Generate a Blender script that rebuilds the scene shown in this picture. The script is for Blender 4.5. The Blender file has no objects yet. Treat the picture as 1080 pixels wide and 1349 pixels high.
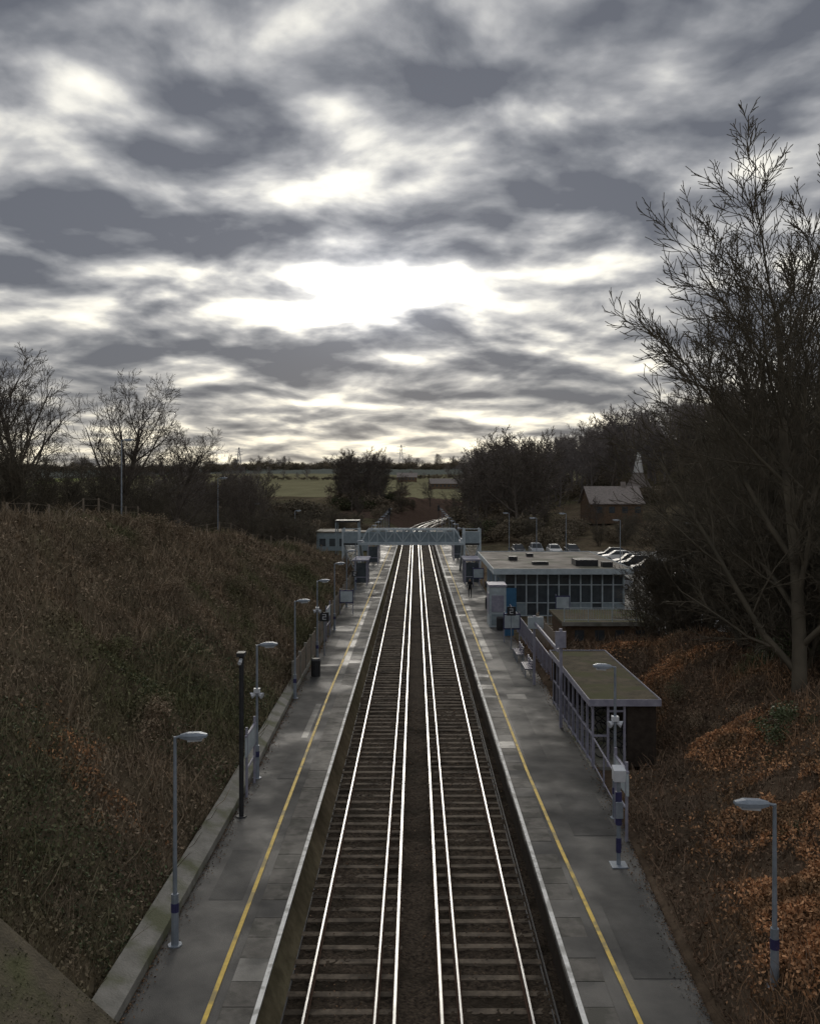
import bpy, math, random
import numpy as np
from mathutils import Vector
random.seed(7); np.random.seed(7)
scene=bpy.context.scene
F=1165.0; CZ=11.3; CX=-0.06

# ------------------------------------------------------------------ helpers
def link(o,parent=None):
    scene.collection.objects.link(o)
    if parent: o.parent=parent
    return o
def empty(name,loc=(0,0,0)):
    e=bpy.data.objects.new(name,None); e.location=loc; e.empty_display_size=.2
    return link(e)
def np_mesh(name,V,Fq,mats,mi=None,smooth=False,col=None):
    V=np.asarray(V,dtype=np.float32); Fq=np.asarray(Fq,dtype=np.int32)
    me=bpy.data.meshes.new(name); k=Fq.shape[1]; n=len(Fq)
    me.vertices.add(len(V)); me.vertices.foreach_set('co',V.ravel())
    me.loops.add(n*k); me.loops.foreach_set('vertex_index',Fq.ravel())
    me.polygons.add(n); me.polygons.foreach_set('loop_start',np.arange(n,dtype=np.int32)*k)
    me.polygons.foreach_set('loop_total',np.full(n,k,dtype=np.int32))
    for m in mats: me.materials.append(m)
    if mi is not None: me.polygons.foreach_set('material_index',np.asarray(mi,dtype=np.int32))
    if smooth: me.polygons.foreach_set('use_smooth',np.ones(n,dtype=bool))
    if col is not None:
        a=me.color_attributes.new('Col','FLOAT_COLOR','POINT')
        a.data.foreach_set('color',np.asarray(col,dtype=np.float32).ravel())
    me.update(calc_edges=True); me.validate()
    return me
class MB:
    def __init__(s): s.v=[];s.f=[];s.m=[]
    def box(s,x0,x1,y0,y1,z0,z1,mi=0):
        b=len(s.v)
        s.v+=[(x0,y0,z0),(x1,y0,z0),(x1,y1,z0),(x0,y1,z0),(x0,y0,z1),(x1,y0,z1),(x1,y1,z1),(x0,y1,z1)]
        for q in ((0,3,2,1),(4,5,6,7),(0,1,5,4),(1,2,6,5),(2,3,7,6),(3,0,4,7)):
            s.f.append(tuple(b+i for i in q)); s.m.append(mi)
    def quad(s,a,b,c,d,mi=0):
        i=len(s.v); s.v+=[a,b,c,d]; s.f.append((i,i+1,i+2,i+3)); s.m.append(mi)
    def poly(s,pts,mi=0):
        i=len(s.v); s.v+=list(pts); s.f.append(tuple(range(i,i+len(pts)))); s.m.append(mi)
    def tube(s,p0,p1,r0,r1,n=6,mi=0,rot=0):
        p0=Vector(p0);p1=Vector(p1); d=(p1-p0).normalized()
        a=Vector((0,0,1)) if abs(d.z)<.9 else Vector((1,0,0))
        u=d.cross(a).normalized(); w=d.cross(u)
        b=len(s.v)
        for p,r in((p0,r0),(p1,r1)):
            for k in range(n):
                t=rot+2*math.pi*k/n; s.v.append(tuple(p+u*math.cos(t)*r+w*math.sin(t)*r))
        for k in range(n):
            j=(k+1)%n; s.f.append((b+k,b+j,b+n+j,b+n+k)); s.m.append(mi)
        s.f.append(tuple(b+k for k in range(n))[::-1]); s.m.append(mi)
        s.f.append(tuple(b+n+k for k in range(n))); s.m.append(mi)
    def beam(s,p0,p1,w,mi=0): s.tube(p0,p1,w*.7,w*.7,4,mi,math.pi/4)
    def loft(s,secs,mi=0):
        n=len(secs[0]); b=len(s.v)
        for sec in secs: s.v+=list(sec)
        for i in range(len(secs)-1):
            for k in range(n):
                j=(k+1)%n; s.f.append((b+i*n+k,b+i*n+j,b+(i+1)*n+j,b+(i+1)*n+k)); s.m.append(mi)
        s.f.append(tuple(b+k for k in range(n))[::-1]); s.m.append(mi)
        e=b+(len(secs)-1)*n
        s.f.append(tuple(e+k for k in range(n))); s.m.append(mi)
    def mesh(s,name,mats):
        me=bpy.data.meshes.new(name); me.from_pydata(s.v,[],s.f)
        for m in mats: me.materials.append(m)
        me.polygons.foreach_set('material_index',s.m); me.update(); return me
    def obj(s,name,mats,parent=None,loc=(0,0,0),rz=0,bevel=0):
        o=bpy.data.objects.new(name,s.mesh(name,mats)); o.location=loc; o.rotation_euler[2]=rz
        if bevel:
            b=o.modifiers.new('b','BEVEL'); b.width=bevel; b.segments=2; b.limit_method='ANGLE'
        return link(o,parent)

# ------------------------------------------------------------------ materials
def mat(name,c1,c2=None,scale=3.0,rough=.7,rough2=None,bump=0.0,bscale=30,metal=0.0,island=0.0,spec=.4,c3=None,s3=.3,stretch=None,detail=4):
    m=bpy.data.materials.new(name); m.use_nodes=True; nt=m.node_tree; N=nt.nodes; L=nt.links
    bs=N['Principled BSDF']; bs.inputs['Metallic'].default_value=metal
    bs.inputs['Specular IOR Level'].default_value=spec
    geo=N.new('ShaderNodeNewGeometry')
    pos=geo.outputs['Position']
    if stretch:
        mp=N.new('ShaderNodeMapping'); mp.inputs['Scale'].default_value=stretch; L.new(pos,mp.inputs[0]); pos=mp.outputs[0]
    nz=N.new('ShaderNodeTexNoise'); nz.inputs['Scale'].default_value=scale; nz.inputs['Detail'].default_value=detail; nz.inputs['Roughness'].default_value=.65
    L.new(pos,nz.inputs['Vector'])
    c2=c2 or tuple(v*.75 for v in c1)
    rp=N.new('ShaderNodeMapRange'); rp.inputs[1].default_value=.35; rp.inputs[2].default_value=.65; L.new(nz.outputs['Fac'],rp.inputs[0])
    mx=N.new('ShaderNodeMix'); mx.data_type='RGBA'; mx.inputs[6].default_value=(*c1,1); mx.inputs[7].default_value=(*c2,1)
    L.new(rp.outputs[0],mx.inputs[0]); out=mx.outputs[2]
    if c3:
        n3=N.new('ShaderNodeTexNoise'); n3.inputs['Scale'].default_value=s3; n3.inputs['Detail'].default_value=detail; L.new(pos,n3.inputs['Vector'])
        r3=N.new('ShaderNodeMapRange'); r3.inputs[1].default_value=.5; r3.inputs[2].default_value=.62; L.new(n3.outputs['Fac'],r3.inputs[0])
        m3=N.new('ShaderNodeMix'); m3.data_type='RGBA'; m3.inputs[7].default_value=(*c3,1); L.new(out,m3.inputs[6]); L.new(r3.outputs[0],m3.inputs[0]); out=m3.outputs[2]
    if island:
        hs=N.new('ShaderNodeHueSaturation'); mr=N.new('ShaderNodeMapRange'); mr.inputs[3].default_value=1-island; mr.inputs[4].default_value=1+island
        L.new(geo.outputs['Random Per Island'],mr.inputs[0]); L.new(mr.outputs[0],hs.inputs['Value']); L.new(out,hs.inputs['Color']); out=hs.outputs[0]
    L.new(out,bs.inputs['Base Color'])
    if rough2 is not None:
        n2=N.new('ShaderNodeTexNoise'); n2.inputs['Scale'].default_value=.45; n2.inputs['Detail'].default_value=4; L.new(geo.outputs['Position'],n2.inputs['Vector'])
        r2=N.new('ShaderNodeMapRange'); r2.inputs[1].default_value=.4; r2.inputs[2].default_value=.62; r2.inputs[3].default_value=rough; r2.inputs[4].default_value=rough2
        L.new(n2.outputs['Fac'],r2.inputs[0]); L.new(r2.outputs[0],bs.inputs['Roughness'])
    else: bs.inputs['Roughness'].default_value=rough
    if bump:
        nb=N.new('ShaderNodeTexNoise'); nb.inputs['Scale'].default_value=bscale; nb.inputs['Detail'].default_value=3; L.new(geo.outputs['Position'],nb.inputs['Vector'])
        bp=N.new('ShaderNodeBump'); bp.inputs['Strength'].default_value=bump; bp.inputs['Distance'].default_value=.05
        L.new(nb.outputs['Fac'],bp.inputs['Height']); L.new(bp.outputs[0],bs.inputs['Normal'])
    return m
VG=1.15
def vmat(name,c1,c2,scale,island=0,c3=None,s3=.3,rough=.95,spec=.05):
    g=lambda c: tuple(v*VG for v in c) if c else None
    return mat(name,g(c1),g(c2),scale,rough,island=island,spec=spec,c3=g(c3),s3=s3,detail=2)
M_asph=mat('asphalt',(.07,.069,.068),(.105,.102,.097),1.1,.6,.92,bump=.2,bscale=60,c3=(.048,.048,.047),s3=.4,spec=.26,detail=7)
M_asph2=mat('asphalt_patch',(.048,.048,.048),(.07,.07,.069),2,.65,.9,bump=.2,bscale=60,spec=.25)
M_coping=mat('coping_concrete',(.16,.15,.136),(.09,.086,.078),2.6,.7,.9,bump=.2,bscale=40,c3=(.063,.062,.054),s3=1.6,spec=.25,detail=6)
M_slab=mat('concrete_slab',(.21,.205,.19),(.12,.118,.11),1.3,.5,.8,bump=.15,bscale=40,spec=.35,c3=(.085,.085,.08),s3=.9,detail=6)
M_white=mat('worn_white_paint',(.9,.9,.88),(.7,.7,.68),6,.7,c3=(.45,.45,.43),s3=2.6)
M_yellow=mat('worn_yellow_paint',(.85,.60,.10),(.66,.46,.10),5,.7,c3=(.36,.28,.11),s3=1.7)
M_ballast=mat('ballast_stone',(.092,.072,.054),(.028,.022,.018),11,.95,bump=1.0,bscale=14,c3=(.036,.029,.022),s3=.6,spec=.03)
M_sleeper=mat('concrete_sleeper',(.20,.165,.128),(.09,.074,.06),3,.9,bump=.3,bscale=30,spec=.08,c3=(.058,.048,.038),s3=.8)
M_railtop=mat('polished_rail_steel',(.45,.45,.45),(.32,.32,.32),2,.28,metal=1.0)
M_railtop2=mat('polished_conductor_steel',(.55,.55,.54),(.40,.40,.39),2,.28,metal=1.0)
M_rust=mat('rusty_steel',(.09,.053,.037),(.055,.034,.026),10,.9,spec=.08)
M_brick=mat('dark_brick',(.06,.049,.041),(.038,.031,.027),4,.95,bump=.3,spec=.05)
M_brickb=mat('brown_brick',(.17,.115,.08),(.10,.072,.05),3,.9,bump=.3,spec=.2)
M_conc=mat('old_concrete',(.29,.28,.255),(.18,.175,.155),1.5,.9,bump=.4,bscale=20,c3=(.13,.135,.085),s3=.8,spec=.2,detail=6)
M_moss=mat('mossy_felt',(.17,.145,.105),(.10,.088,.066),2,.98,bump=.7,bscale=20,c3=(.12,.12,.068),s3=.7,spec=.05,detail=7)
M_roof=mat('flat_roof_felt',(.24,.21,.185),(.14,.13,.11),1.2,.75,.95,c3=(.11,.11,.08),s3=.3,spec=.2,detail=7)
M_pole=mat('galvanised_grey_blue',(.29,.33,.39),(.21,.245,.29),4,.5,metal=.2)
M_dark=mat('dark_metal',(.035,.037,.042),(.022,.022,.025),4,.6)
M_navy=mat('navy_paint',(.05,.05,.14),(.035,.035,.10),4,.5)
M_lilac=mat('pale_lilac_steel',(.33,.33,.41),(.23,.23,.30),3,.6)
M_bridge=mat('footbridge_grey_blue_paint',(.48,.55,.60),(.34,.40,.44),2,.6)
M_bpanel=mat('footbridge_panel',(.27,.33,.37),(.20,.25,.28),3,.7)
M_glass=mat('tinted_glass',(.07,.085,.10),(.045,.055,.065),2,.12,spec=.8)
M_cglass=mat('car_window',(.03,.035,.04),(.02,.025,.03),2,.35,spec=.4)
M_wht=mat('white_enamel',(.62,.65,.70),(.5,.53,.58),3,.5)
M_blue=mat('blue_paint',(.05,.17,.32),(.04,.13,.25),3,.5)
M_timber=mat('weathered_timber',(.28,.235,.19),(.15,.125,.10),6,.9,stretch=(8,8,1),spec=.2)
M_bark=vmat('bark',(.125,.108,.094),(.08,.07,.062),2)
M_barkg=vmat('greenish_bark',(.12,.105,.082),(.078,.07,.056),1)
M_leafd=vmat('dark_evergreen_leaf',(.055,.062,.038),(.085,.088,.05),1.5,.5)
M_scrub=vmat('dead_scrub',(.25,.195,.14),(.155,.125,.09),.5,.6,(.125,.122,.07),.18)
M_scrubr=vmat('leaf_litter',(.19,.13,.09),(.105,.08,.06),.8,.6,(.22,.14,.085),.35)
M_orange=vmat('bracken_orange',(.50,.28,.15),(.30,.17,.095),1.2,.55,(.21,.135,.08),.8)
M_ivy=vmat('ivy_leaf',(.07,.092,.045),(.105,.118,.06),1,.5,rough=.6,spec=.3)
M_far=vmat('haze_tinted_twigs',(.20,.18,.172),(.145,.13,.126),.05)  # paler than bark: distance haze is painted into the twig colour
M_farg=vmat('haze_tinted_scrub',(.185,.152,.112),(.112,.098,.074),.1,.4)  # aerial haze put into the base colour, no volume
M_tile=mat('clay_tile',(.32,.285,.27),(.2,.18,.17),3,.9,spec=.1)
M_tyre=mat('tyre',(.02,.02,.02),None,3,.8)
M_cwhite=mat('car_white',(.75,.75,.75),(.7,.7,.7),1,.35)
M_csilver=mat('car_silver',(.38,.4,.43),(.33,.35,.38),1,.4,metal=.3)
M_cdark=mat('car_dark',(.03,.035,.045),(.02,.025,.03),1,.35)
M_cred=mat('lamp_red',(.25,.03,.03),(.2,.02,.02),1,.5)
M_skin=mat('skin',(.4,.25,.18),(.36,.22,.16),5,.6)
M_cloth=mat('dark_clothing',(.02,.02,.024),(.015,.015,.018),10,.9)

# ------------------------------------------------------------------ terrain
def cxy(y): return 0.00125*np.maximum(0,np.asarray(y,dtype=float)-190)**2
def vnoise(x,y,s,seed=0):
    x=np.asarray(x,float)*s+seed*17.3; y=np.asarray(y,float)*s+seed*9.1
    xi=np.floor(x); yi=np.floor(y); fx=x-xi; fy=y-yi
    fx=fx*fx*(3-2*fx); fy=fy*fy*(3-2*fy)
    def h(a,b):
        v=np.sin(a*127.1+b*311.7+seed*3.3)*43758.5453; return v-np.floor(v)
    return (h(xi,yi)*(1-fx)+h(xi+1,yi)*fx)*(1-fy)+(h(xi,yi+1)*(1-fx)+h(xi+1,yi+1)*fx)*fy-.5
def fbm(x,y,s,seed=0): return vnoise(x,y,s,seed)+.5*vnoise(x,y,s*2.1,seed+1)+.25*vnoise(x,y,s*4.3,seed+2)
def sst(t): t=np.clip(t,0,1); return t*t*(3-2*t)
def xsR(y): return np.interp(y,[0,17,24,30,31.5,44,46,300],[5.5,5.75,6.1,6.5,9.1,9.2,6.8,6.8])
def H(x,y):
    x=np.asarray(x,float); y=np.asarray(y,float)
    xr=x-cxy(y); Lf=-xr; Rt=xr
    T=np.interp(y,[-50,35,50,75,100,130,200,250,290,330,420,700,1000,1500,4000],[9.8,9.7,9.0,6.0,2.8,1.6,1.8,4.5,6.5,5,1,13,27,33,30])
    plat=y<203
    a=np.where(plat,1.02+(Lf-6.25)*.84,-.4+(Lf-3.7)*.6)
    hl=T-np.log1p(np.exp(np.clip((T-a)*2.0,-30,30)))/2.0
    hl=np.where(Lf>6.25,hl+fbm(x,y,.35,1)*np.clip((Lf-6.25)*.5,0,1)*.9,np.where(plat,.8,hl))
    hl=np.where(Lf<3.45,-.4,hl)
    RR=np.interp(y,[-50,20,30,45,51,57,135,170,250,290,330,420,700,1000,1500,4000],[6,5.2,4.4,3.3,1.7,.9,.9,2.5,5,6.5,5,1,13,27,33,30])
    xs=xsR(y)
    sl=np.interp(y,[0,30,33,60],[.5,.48,.8,.8])
    b=np.where(plat,.9+(Rt-xs)*sl,-.4+(Rt-3.7)*.6)
    hr=RR-np.log1p(np.exp(np.clip((RR-b)*2.5,-30,30)))/2.5
    bankm=np.where((y>58)&(y<135),0.0,1.0)
    hr=np.where(Rt>xs,hr+fbm(x,y,.4,5)*np.clip((Rt-xs)*.5,0,1)*.7*bankm,np.where(plat,.8,hr))
    hr=np.where(plat&(Rt<=xs),.8,hr)
    hr=np.where(Rt<3.45,-.4,hr)
    hr=hr+sst((xr-14)/45)*sst((y-135)/110)*9*(1-sst((y-420)/300)*.6)
    hr=hr+sst((xr-46)/30)*7*sst((y-30)/60)
    h=np.where(xr<0,hl,hr)
    far=sst((y-420)/300)
    return h+far*(fbm(x,y,.004,8)*12+sst((x)/500)*14)
def sp(segs):
    out=[]
    for a,b,s in segs: out+=list(np.arange(a,b,s))
    out.append(segs[-1][1]); return np.array(out)
gx=sp([(-1800,-600,100),(-600,-150,25),(-150,-40,6),(-40,-24,1.5),(-24,-3.5,.4),(-3.5,3.4,.69),(3.45,14,.35),(14,24,.6),(24,60,2),(60,150,6),(150,600,25),(600,1800,100)])
gy=sp([(-150,-10,10),(-10,70,.5),(70,140,1.25),(140,340,2.5),(340,800,12),(800,1600,40),(1600,5000,200)])
GX,GY=np.meshgrid(gx,gy)
bend=cxy(np.minimum(GY,340))*np.exp(-(GX/60)**2)
GXb=GX+bend
GZ=H(GXb,GY)
V=np.stack([GXb,GY,GZ],-1).reshape(-1,3)
nx=len(gx); ny=len(gy)
ii=np.arange((ny-1)*(nx-1)); r=ii//(nx-1); c=ii%(nx-1); i0=r*nx+c
Fq=np.stack([i0,i0+1,i0+nx+1,i0+nx],1)
X=V[:,0];Y=V[:,1]
n1=fbm(X,Y,.12,3)+.5; n2=fbm(X,Y,.5,4)+.5
col=np.zeros((len(V),4)); col[:,3]=1
brown=np.array([.18,.14,.10]); grn=np.array([.12,.113,.07]); soil=np.array([.115,.086,.062])
mixv=np.clip(n1,0,1)[:,None]; col[:,:3]=brown*mixv+grn*(1-mixv); col[:,:3]*= (0.7+.5*np.clip(n2,0,1))[:,None]
rb=(X>5)&(Y<60); col[rb,:3]=soil*(0.8+.6*np.clip(n2[rb],0,1))[:,None]
red=(Y>215)&(Y<360)&(np.abs(X-cxy(Y))<22); col[red,:3]=np.array([.12,.085,.068])
fld=(Y>370)
fs=fbm(X,Y,.006,9); fg=np.where((fs>-.05)[:,None],np.array([.27,.31,.13]),np.array([.26,.245,.15]))
col[fld,:3]=fg[fld]*(0.9+.25*n1[fld])[:,None]
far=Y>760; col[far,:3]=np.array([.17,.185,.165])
M_ter=mat('ground_soil',(1,1,1),(.6,.6,.6),2.5,1.0,bump=.7,bscale=6,spec=0)
nt=M_ter.node_tree; bs=nt.nodes['Principled BSDF']; at=nt.nodes.new('ShaderNodeAttribute'); at.attribute_name='Col'
old=bs.inputs['Base Color'].links[0].from_socket
mm=nt.nodes.new('ShaderNodeMix'); mm.data_type='RGBA'; mm.blend_type='MULTIPLY'; mm.inputs[0].default_value=1
nt.links.new(at.outputs['Color'],mm.inputs[6]); nt.links.new(old,mm.inputs[7]); nt.links.new(mm.outputs[2],bs.inputs['Base Color'])
link(bpy.data.objects.new('ground',np_mesh('ground',V,Fq,[M_ter],smooth=True,col=col)))

def hz(x,y): return float(H(x,y))
def pix(px,py,ymax=400):
    d=((px-547)/F,1,(636-py)/F)
    y=8.0
    while y<ymax:
        x=CX+d[0]*y; z=CZ+d[2]*y
        if z<hz(x,y): return x,y,z
        y+=.25
    return x,y,z

# ------------------------------------------------------------------ track
def strip(name,x0,x1,ys,z,m,parent=None,curve=True):
    v=[];f=[]
    for i,y in enumerate(ys):
        c=float(cxy(y)) if curve else 0
        a=x0(y) if callable(x0) else x0; b=x1(y) if callable(x1) else x1
        v+=[(a+c,y,z),(b+c,y,z)]
        if i: f.append((2*i-2,2*i-1,2*i+1,2*i))
    me=bpy.data.meshes.new(name); me.from_pydata(v,[],f); me.materials.append(m)
    return link(bpy.data.objects.new(name,me),parent)
bx=np.linspace(-3.35,3.35,68); by=np.concatenate([np.arange(8,45,.10),np.arange(45,80,.3),np.arange(80,345,1.5)])
BX,BY=np.meshgrid(bx,by)
sh=np.abs(np.abs(BX)-1.67)
BZ=-.2-.07*sst((sh-1.2)/.5)+np.random.uniform(-.03,.03,BX.shape)+fbm(BX,BY,.8,2)*.05
BV=np.stack([BX+cxy(BY),BY,BZ],-1).reshape(-1,3)
nx2=len(bx); ii=np.arange((len(by)-1)*(nx2-1)); i0=(ii//(nx2-1))*nx2+ii%(nx2-1)
link(bpy.data.objects.new('track_ballast',np_mesh('track_ballast',BV,np.stack([i0,i0+1,i0+nx2+1,i0+nx2],1),[M_ballast])))
trk=empty('railway_track')
mb=MB()
y=8.0
while y<335:
    for s in(-1,1):
        c=float(cxy(y))+s*1.67; sk=random.uniform(-.03,.03); dz=random.uniform(-.03,.008)
        zt=-.165+dz; yy=y+random.uniform(-.03,.03); e0=random.uniform(-.04,.04)
        mb.loft([[(c-1.25+e0,yy-.13,-.3),(c-1.25+e0,yy+.13,-.3),(c-1.25+e0,yy+.10,zt),(c-1.25+e0,yy-.10,zt)],
                 [(c+1.25+e0,yy-.13+sk,-.3),(c+1.25+e0,yy+.13+sk,-.3),(c+1.25+e0,yy+.10+sk,zt),(c+1.25+e0,yy-.10+sk,zt)]])
    y+=.66
mb.obj('sleepers',[M_sleeper],trk)
def rail(name,x,zt,w,ys,mats):
    prof=[(-w/2,0),(-w/2,-.04),(-.012,-.05),(-.012,-.13),(-.07,-.15),(.07,-.15),(.012,-.13),(.012,-.05),(w/2,-.04),(w/2,0)]
    v=[];f=[];mi=[]
    n=len(prof)
    for i,y in enumerate(ys):
        c=float(cxy(y))
        v+=[(x+c+p[0],y,zt+p[1]) for p in prof]
        if i:
            for k in range(n):
                j=(k+1)%n; f.append(((i-1)*n+k,(i-1)*n+j,i*n+j,i*n+k)); mi.append(1 if k==n-1 else 0)
    me=bpy.data.meshes.new(name); me.from_pydata(v,[],f)
    for m in mats: me.materials.append(m)
    me.polygons.foreach_set('material_index',mi); me.update()
    return link(bpy.data.objects.new(name,me),trk)
ry=list(np.arange(6,190,8))+list(np.arange(190,336,3))
for i,x in enumerate((-2.42,-.915,.915,2.42)): rail('running_rail_%d'%i,x,0,.045,ry,[M_rust,M_railtop])
for i,x in enumerate((-.50,.50)): rail('conductor_rail_%d'%i,x,.07,.06,ry,[M_rust,M_railtop2])
mb=MB(); y=9
while y<200:
    for x in(-.50,.50): mb.tube((x,y,-.22),(x,y,-.08),.08,.06,8)
    y+=2.64
mb.obj('insulators',[M_conc],trk)
mb=MB()
for x in(-3.0,3.0):
    mb.tube((x,6,-.18),(x,190,-.18),.03,.03,6)
    mb.tube((x*.97,6,-.2),(x*.99,190,-.19),.025,.025,6)
mb.obj('lineside_cable',[M_dark],trk)

# ------------------------------------------------------------------ platforms
PZ=.92
def backL(y): return float(np.interp(y,[0,17,28,43,90,203],[-5.75,-5.75,-5.72,-5.95,-6.2,-6.2]))
def backR(y): return float(np.interp(y,[0,17,24,32,203],[5.6,5.65,6.05,6.6,6.75]))
def platform(sign,back):
    e=empty('railway_platform')
    ys=sorted(set([4,17,24,28,32,43,60,90,130,170,203]))
    mb=MB()
    for i in range(len(ys)-1):
        y0,y1=ys[i],ys[i+1]
        x0,x1=sign*3.13,sign*3.13
        c0,c1=back(y0),back(y1)
        pts=[(x0+sign*.75,y0,PZ),(c0,y0,PZ),(c1,y1,PZ),(x1+sign*.75,y1,PZ)]
        mb.poly(pts if sign>0 else pts[::-1],0)
        mb.quad((c0,y0,PZ),(c0,y0,-.4),(c1,y1,-.4),(c1,y1,PZ),1)
    mb.box(min(sign*3.27,sign*3.4),max(sign*3.27,sign*3.4),4,203,-.5,PZ-.1,1)
    mb.box(min(sign*3.4,sign*6),max(sign*3.4,sign*6),202.8,203,-.5,PZ-.01,1)
    mb.obj('deck',[M_asph,M_brick],e)
    mb=MB(); y=4.0
    ch=(0,0,0,0,0,0,1,2,2) if sign<0 else (0,0,0,0,2,0,1,0,2)
    while y<203:
        L=.9; j=random.uniform(-.012,.012); dz=random.uniform(-.006,.004)
        a,b=sign*(3.13+j),sign*(3.13+.745)
        mb.box(min(a,b),max(a,b),y+.008,y+L-.008,PZ-.1,PZ+.008+dz,random.choice(ch)); y+=L
    mb.obj('coping',[M_coping,M_slab,M_asph],e)
    strip('white_edge_line',(sign*3.135 if sign>0 else -3.24),(3.24 if sign>0 else -3.135),[4,203],PZ+.018,M_white,e)
    return e
pl=platform(-1,backL); pr=platform(1,backR)
yl=lambda y: float(np.interp(y,[4,17,43,80,203],[-4.12,-4.12,-4.3,-4.2,-4.1]))
strip('yellow_line',lambda y:yl(y)-.05,lambda y:yl(y)+.05,[4,17,30,43,60,80,203],PZ+.022,M_yellow,pl)
yr=lambda y: float(np.interp(y,[4,17,25,32,42,80,203],[4.3,4.25,4.05,3.95,3.95,3.98,3.98]))
strip('yellow_line',lambda y:yr(y)-.05,lambda y:yr(y)+.05,[4,17,25,32,42,80,203],PZ+.022,M_yellow,pr)
mb=MB(); zp=PZ+.004
rects=[(-4.7,-4.45,36,41.5,0),(-5.2,-4.35,22,25,1),(-5.65,-5.1,45,60,1),(-4.25,-3.9,48,75,0),(-5.9,-4.4,62,64,0),(-5.9,-4.4,50,50.5,0),(-5.9,-4.4,68,74,1),(-5.9,-4.4,80,92,0),(-5.9,-4.3,105,150,0),(-4.9,-4.3,31,34,1)]
for x0,x1,y0,y1,k in rects:
    mb.quad((x0,y0,zp),(x1,y0,zp),(x1,y1,zp),(x0,y1,zp),k); zp+=.0006
mb.obj('repair_patches',[M_slab,M_asph2],pl)
mb=MB(); zp=PZ+.004
rects=[(4.4,5.3,42.5,43.4,0),(4.1,4.9,33,41,1),(5.0,6.0,45,58,1),(4.1,4.5,52,75,0),(4.15,6.4,78,92,0),(4.15,6.4,105,150,0),(4.5,5.6,18.5,22,1),(4.6,5.9,26,29.5,1)]
for x0,x1,y0,y1,k in rects:
    mb.quad((x0,y0,zp),(x1,y0,zp),(x1,y1,zp),(x0,y1,zp),k); zp+=.0006
mb.obj('repair_patches',[M_slab,M_asph2],pr)

mb=MB()
ys=[12,17,28,43,52]
for i in range(len(ys)-1):
    y0,y1=ys[i],ys[i+1]; a0,a1=backL(y0),backL(y1); w0=.55 if y0<30 else .42; w1=.55 if y1<30 else .42
    z0=PZ+.22; z1=PZ+.22
    mb.loft([[(a0-.02,y0,.2),(a0-.02,y0,z0),(a0-w0,y0,z0+.18),(a0-w0,y0,.2)],[(a1-.02,y1,.2),(a1-.02,y1,z1),(a1-w1,y1,z1+.18),(a1-w1,y1,.2)]])
mb.obj('concrete_retaining_kerb',[M_conc])
mb=MB()
mb.loft([[(-5.25,15.9,1.0),(-5.25,11,1.0),(-5.25,11,1.45),(-5.25,15.9,1.45)],[(-14.5,16.2,8.0),(-14.5,11,8.0),(-14.5,11,9.45),(-14.5,16.2,9.45)]])
mb.obj('bridge_wing_wall',[M_moss])

# ------------------------------------------------------------------ lamps
def lamp_mesh(h,arm,spk=False):
    mb=MB()
    mb.tube((0,0,0),(0,0,.02),.16,.16,8,0)
    mb.tube((0,0,.02),(0,0,1.15),.085,.08,10,0); mb.tube((0,0,.75),(0,0,.95),.09,.09,10,1)
    mb.tube((0,0,1.15),(0,0,h),.05,.036,10,0)
    s=1 if arm>0 else -1
    mb.tube((0,0,h-.03),(s*.16,0,h+.02),.03,.03,8,0)
    def sec(x,w,z0,z1): return [(s*x,-w,z0),(s*x,w,z0),(s*x,w*1.0,(z0+z1)/2+.01),(s*x,w*.55,z1),(s*x,-w*.55,z1),(s*x,-w,(z0+z1)/2+.01)]
    a=abs(arm)
    mb.loft([sec(.12,.05,h-.03,h+.05),sec(.28,.11,h-.05,h+.09),sec(a*.75,.13,h-.04,h+.10),sec(a,.07,h+.0,h+.06)],0)
    mb.loft([[(s*.3,-.09,h-.10),(s*.3,.09,h-.10),(s*.3,.1,h-.052),(s*.3,-.1,h-.052)],[(s*a*.85,-.09,h-.08),(s*a*.85,.09,h-.08),(s*a*.85,.1,h-.045),(s*a*.85,-.1,h-.045)]],2)
    if spk:
        for q in(-1,1):
            mb.tube((q*.06,0,2.95),(q*.2,-.05,2.9),.05,.12,8,2)
        mb.box(-.1,.1,-.1,.1,3.0,3.15,2)
    return mb
LM=[M_pole,M_navy,M_wht]
def lamp(x,y,h,arm,z=PZ,spk=False): return lamp_mesh(h,arm,spk).obj('platform_lamp',LM,None,(x,y,z))
for x,y,spk in((-5.45,19.86,0),(-5.62,31.1,1),(-5.85,42.6,0),(-5.75,51.4,1),(-5.75,62.4,0),(-5.8,74,0),(-5.85,86,0)): lamp(x,y,4.68,.72,spk=bool(spk))
zb=hz(6.9,17.2); lamp(6.92,17.2,5.05-zb+.05,-.78,zb-.05)
lamp(6.12,27.4,4.68,-.68,spk=True)
for y in range(108,200,11):
    lamp(-5.9,y,4.6,.7); lamp(5.9,y+4,4.6,-.7)
for x,y,h in((15,110,6),(19,112,6.5),(24,104,6),(30,96,6),(13.5,128,6)): lamp(x,y,h,-.9,.9)
lamp(-19.3,58,6.2,.8,hz(-19.3,58)); lamp(-17,76,5.5,.8,hz(-17,76)); lamp(-18,98,6,.8,hz(-18,98)); lamp(-15,110,5.5,.8,hz(-15,110))

mb=MB(); mb.tube((0,0,0),(0,0,.03),.17,.17,8,0); mb.tube((0,0,0),(0,0,5.0),.075,.075,8,0); mb.box(-.12,.12,-.2,.15,5.0,5.12,0); mb.tube((0,-.05,4.9),(.0,-.3,4.82),.05,.06,8,1)
mb.obj('cctv_post',[M_dark,M_wht],None,(-5.46,27.5,PZ))

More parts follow.
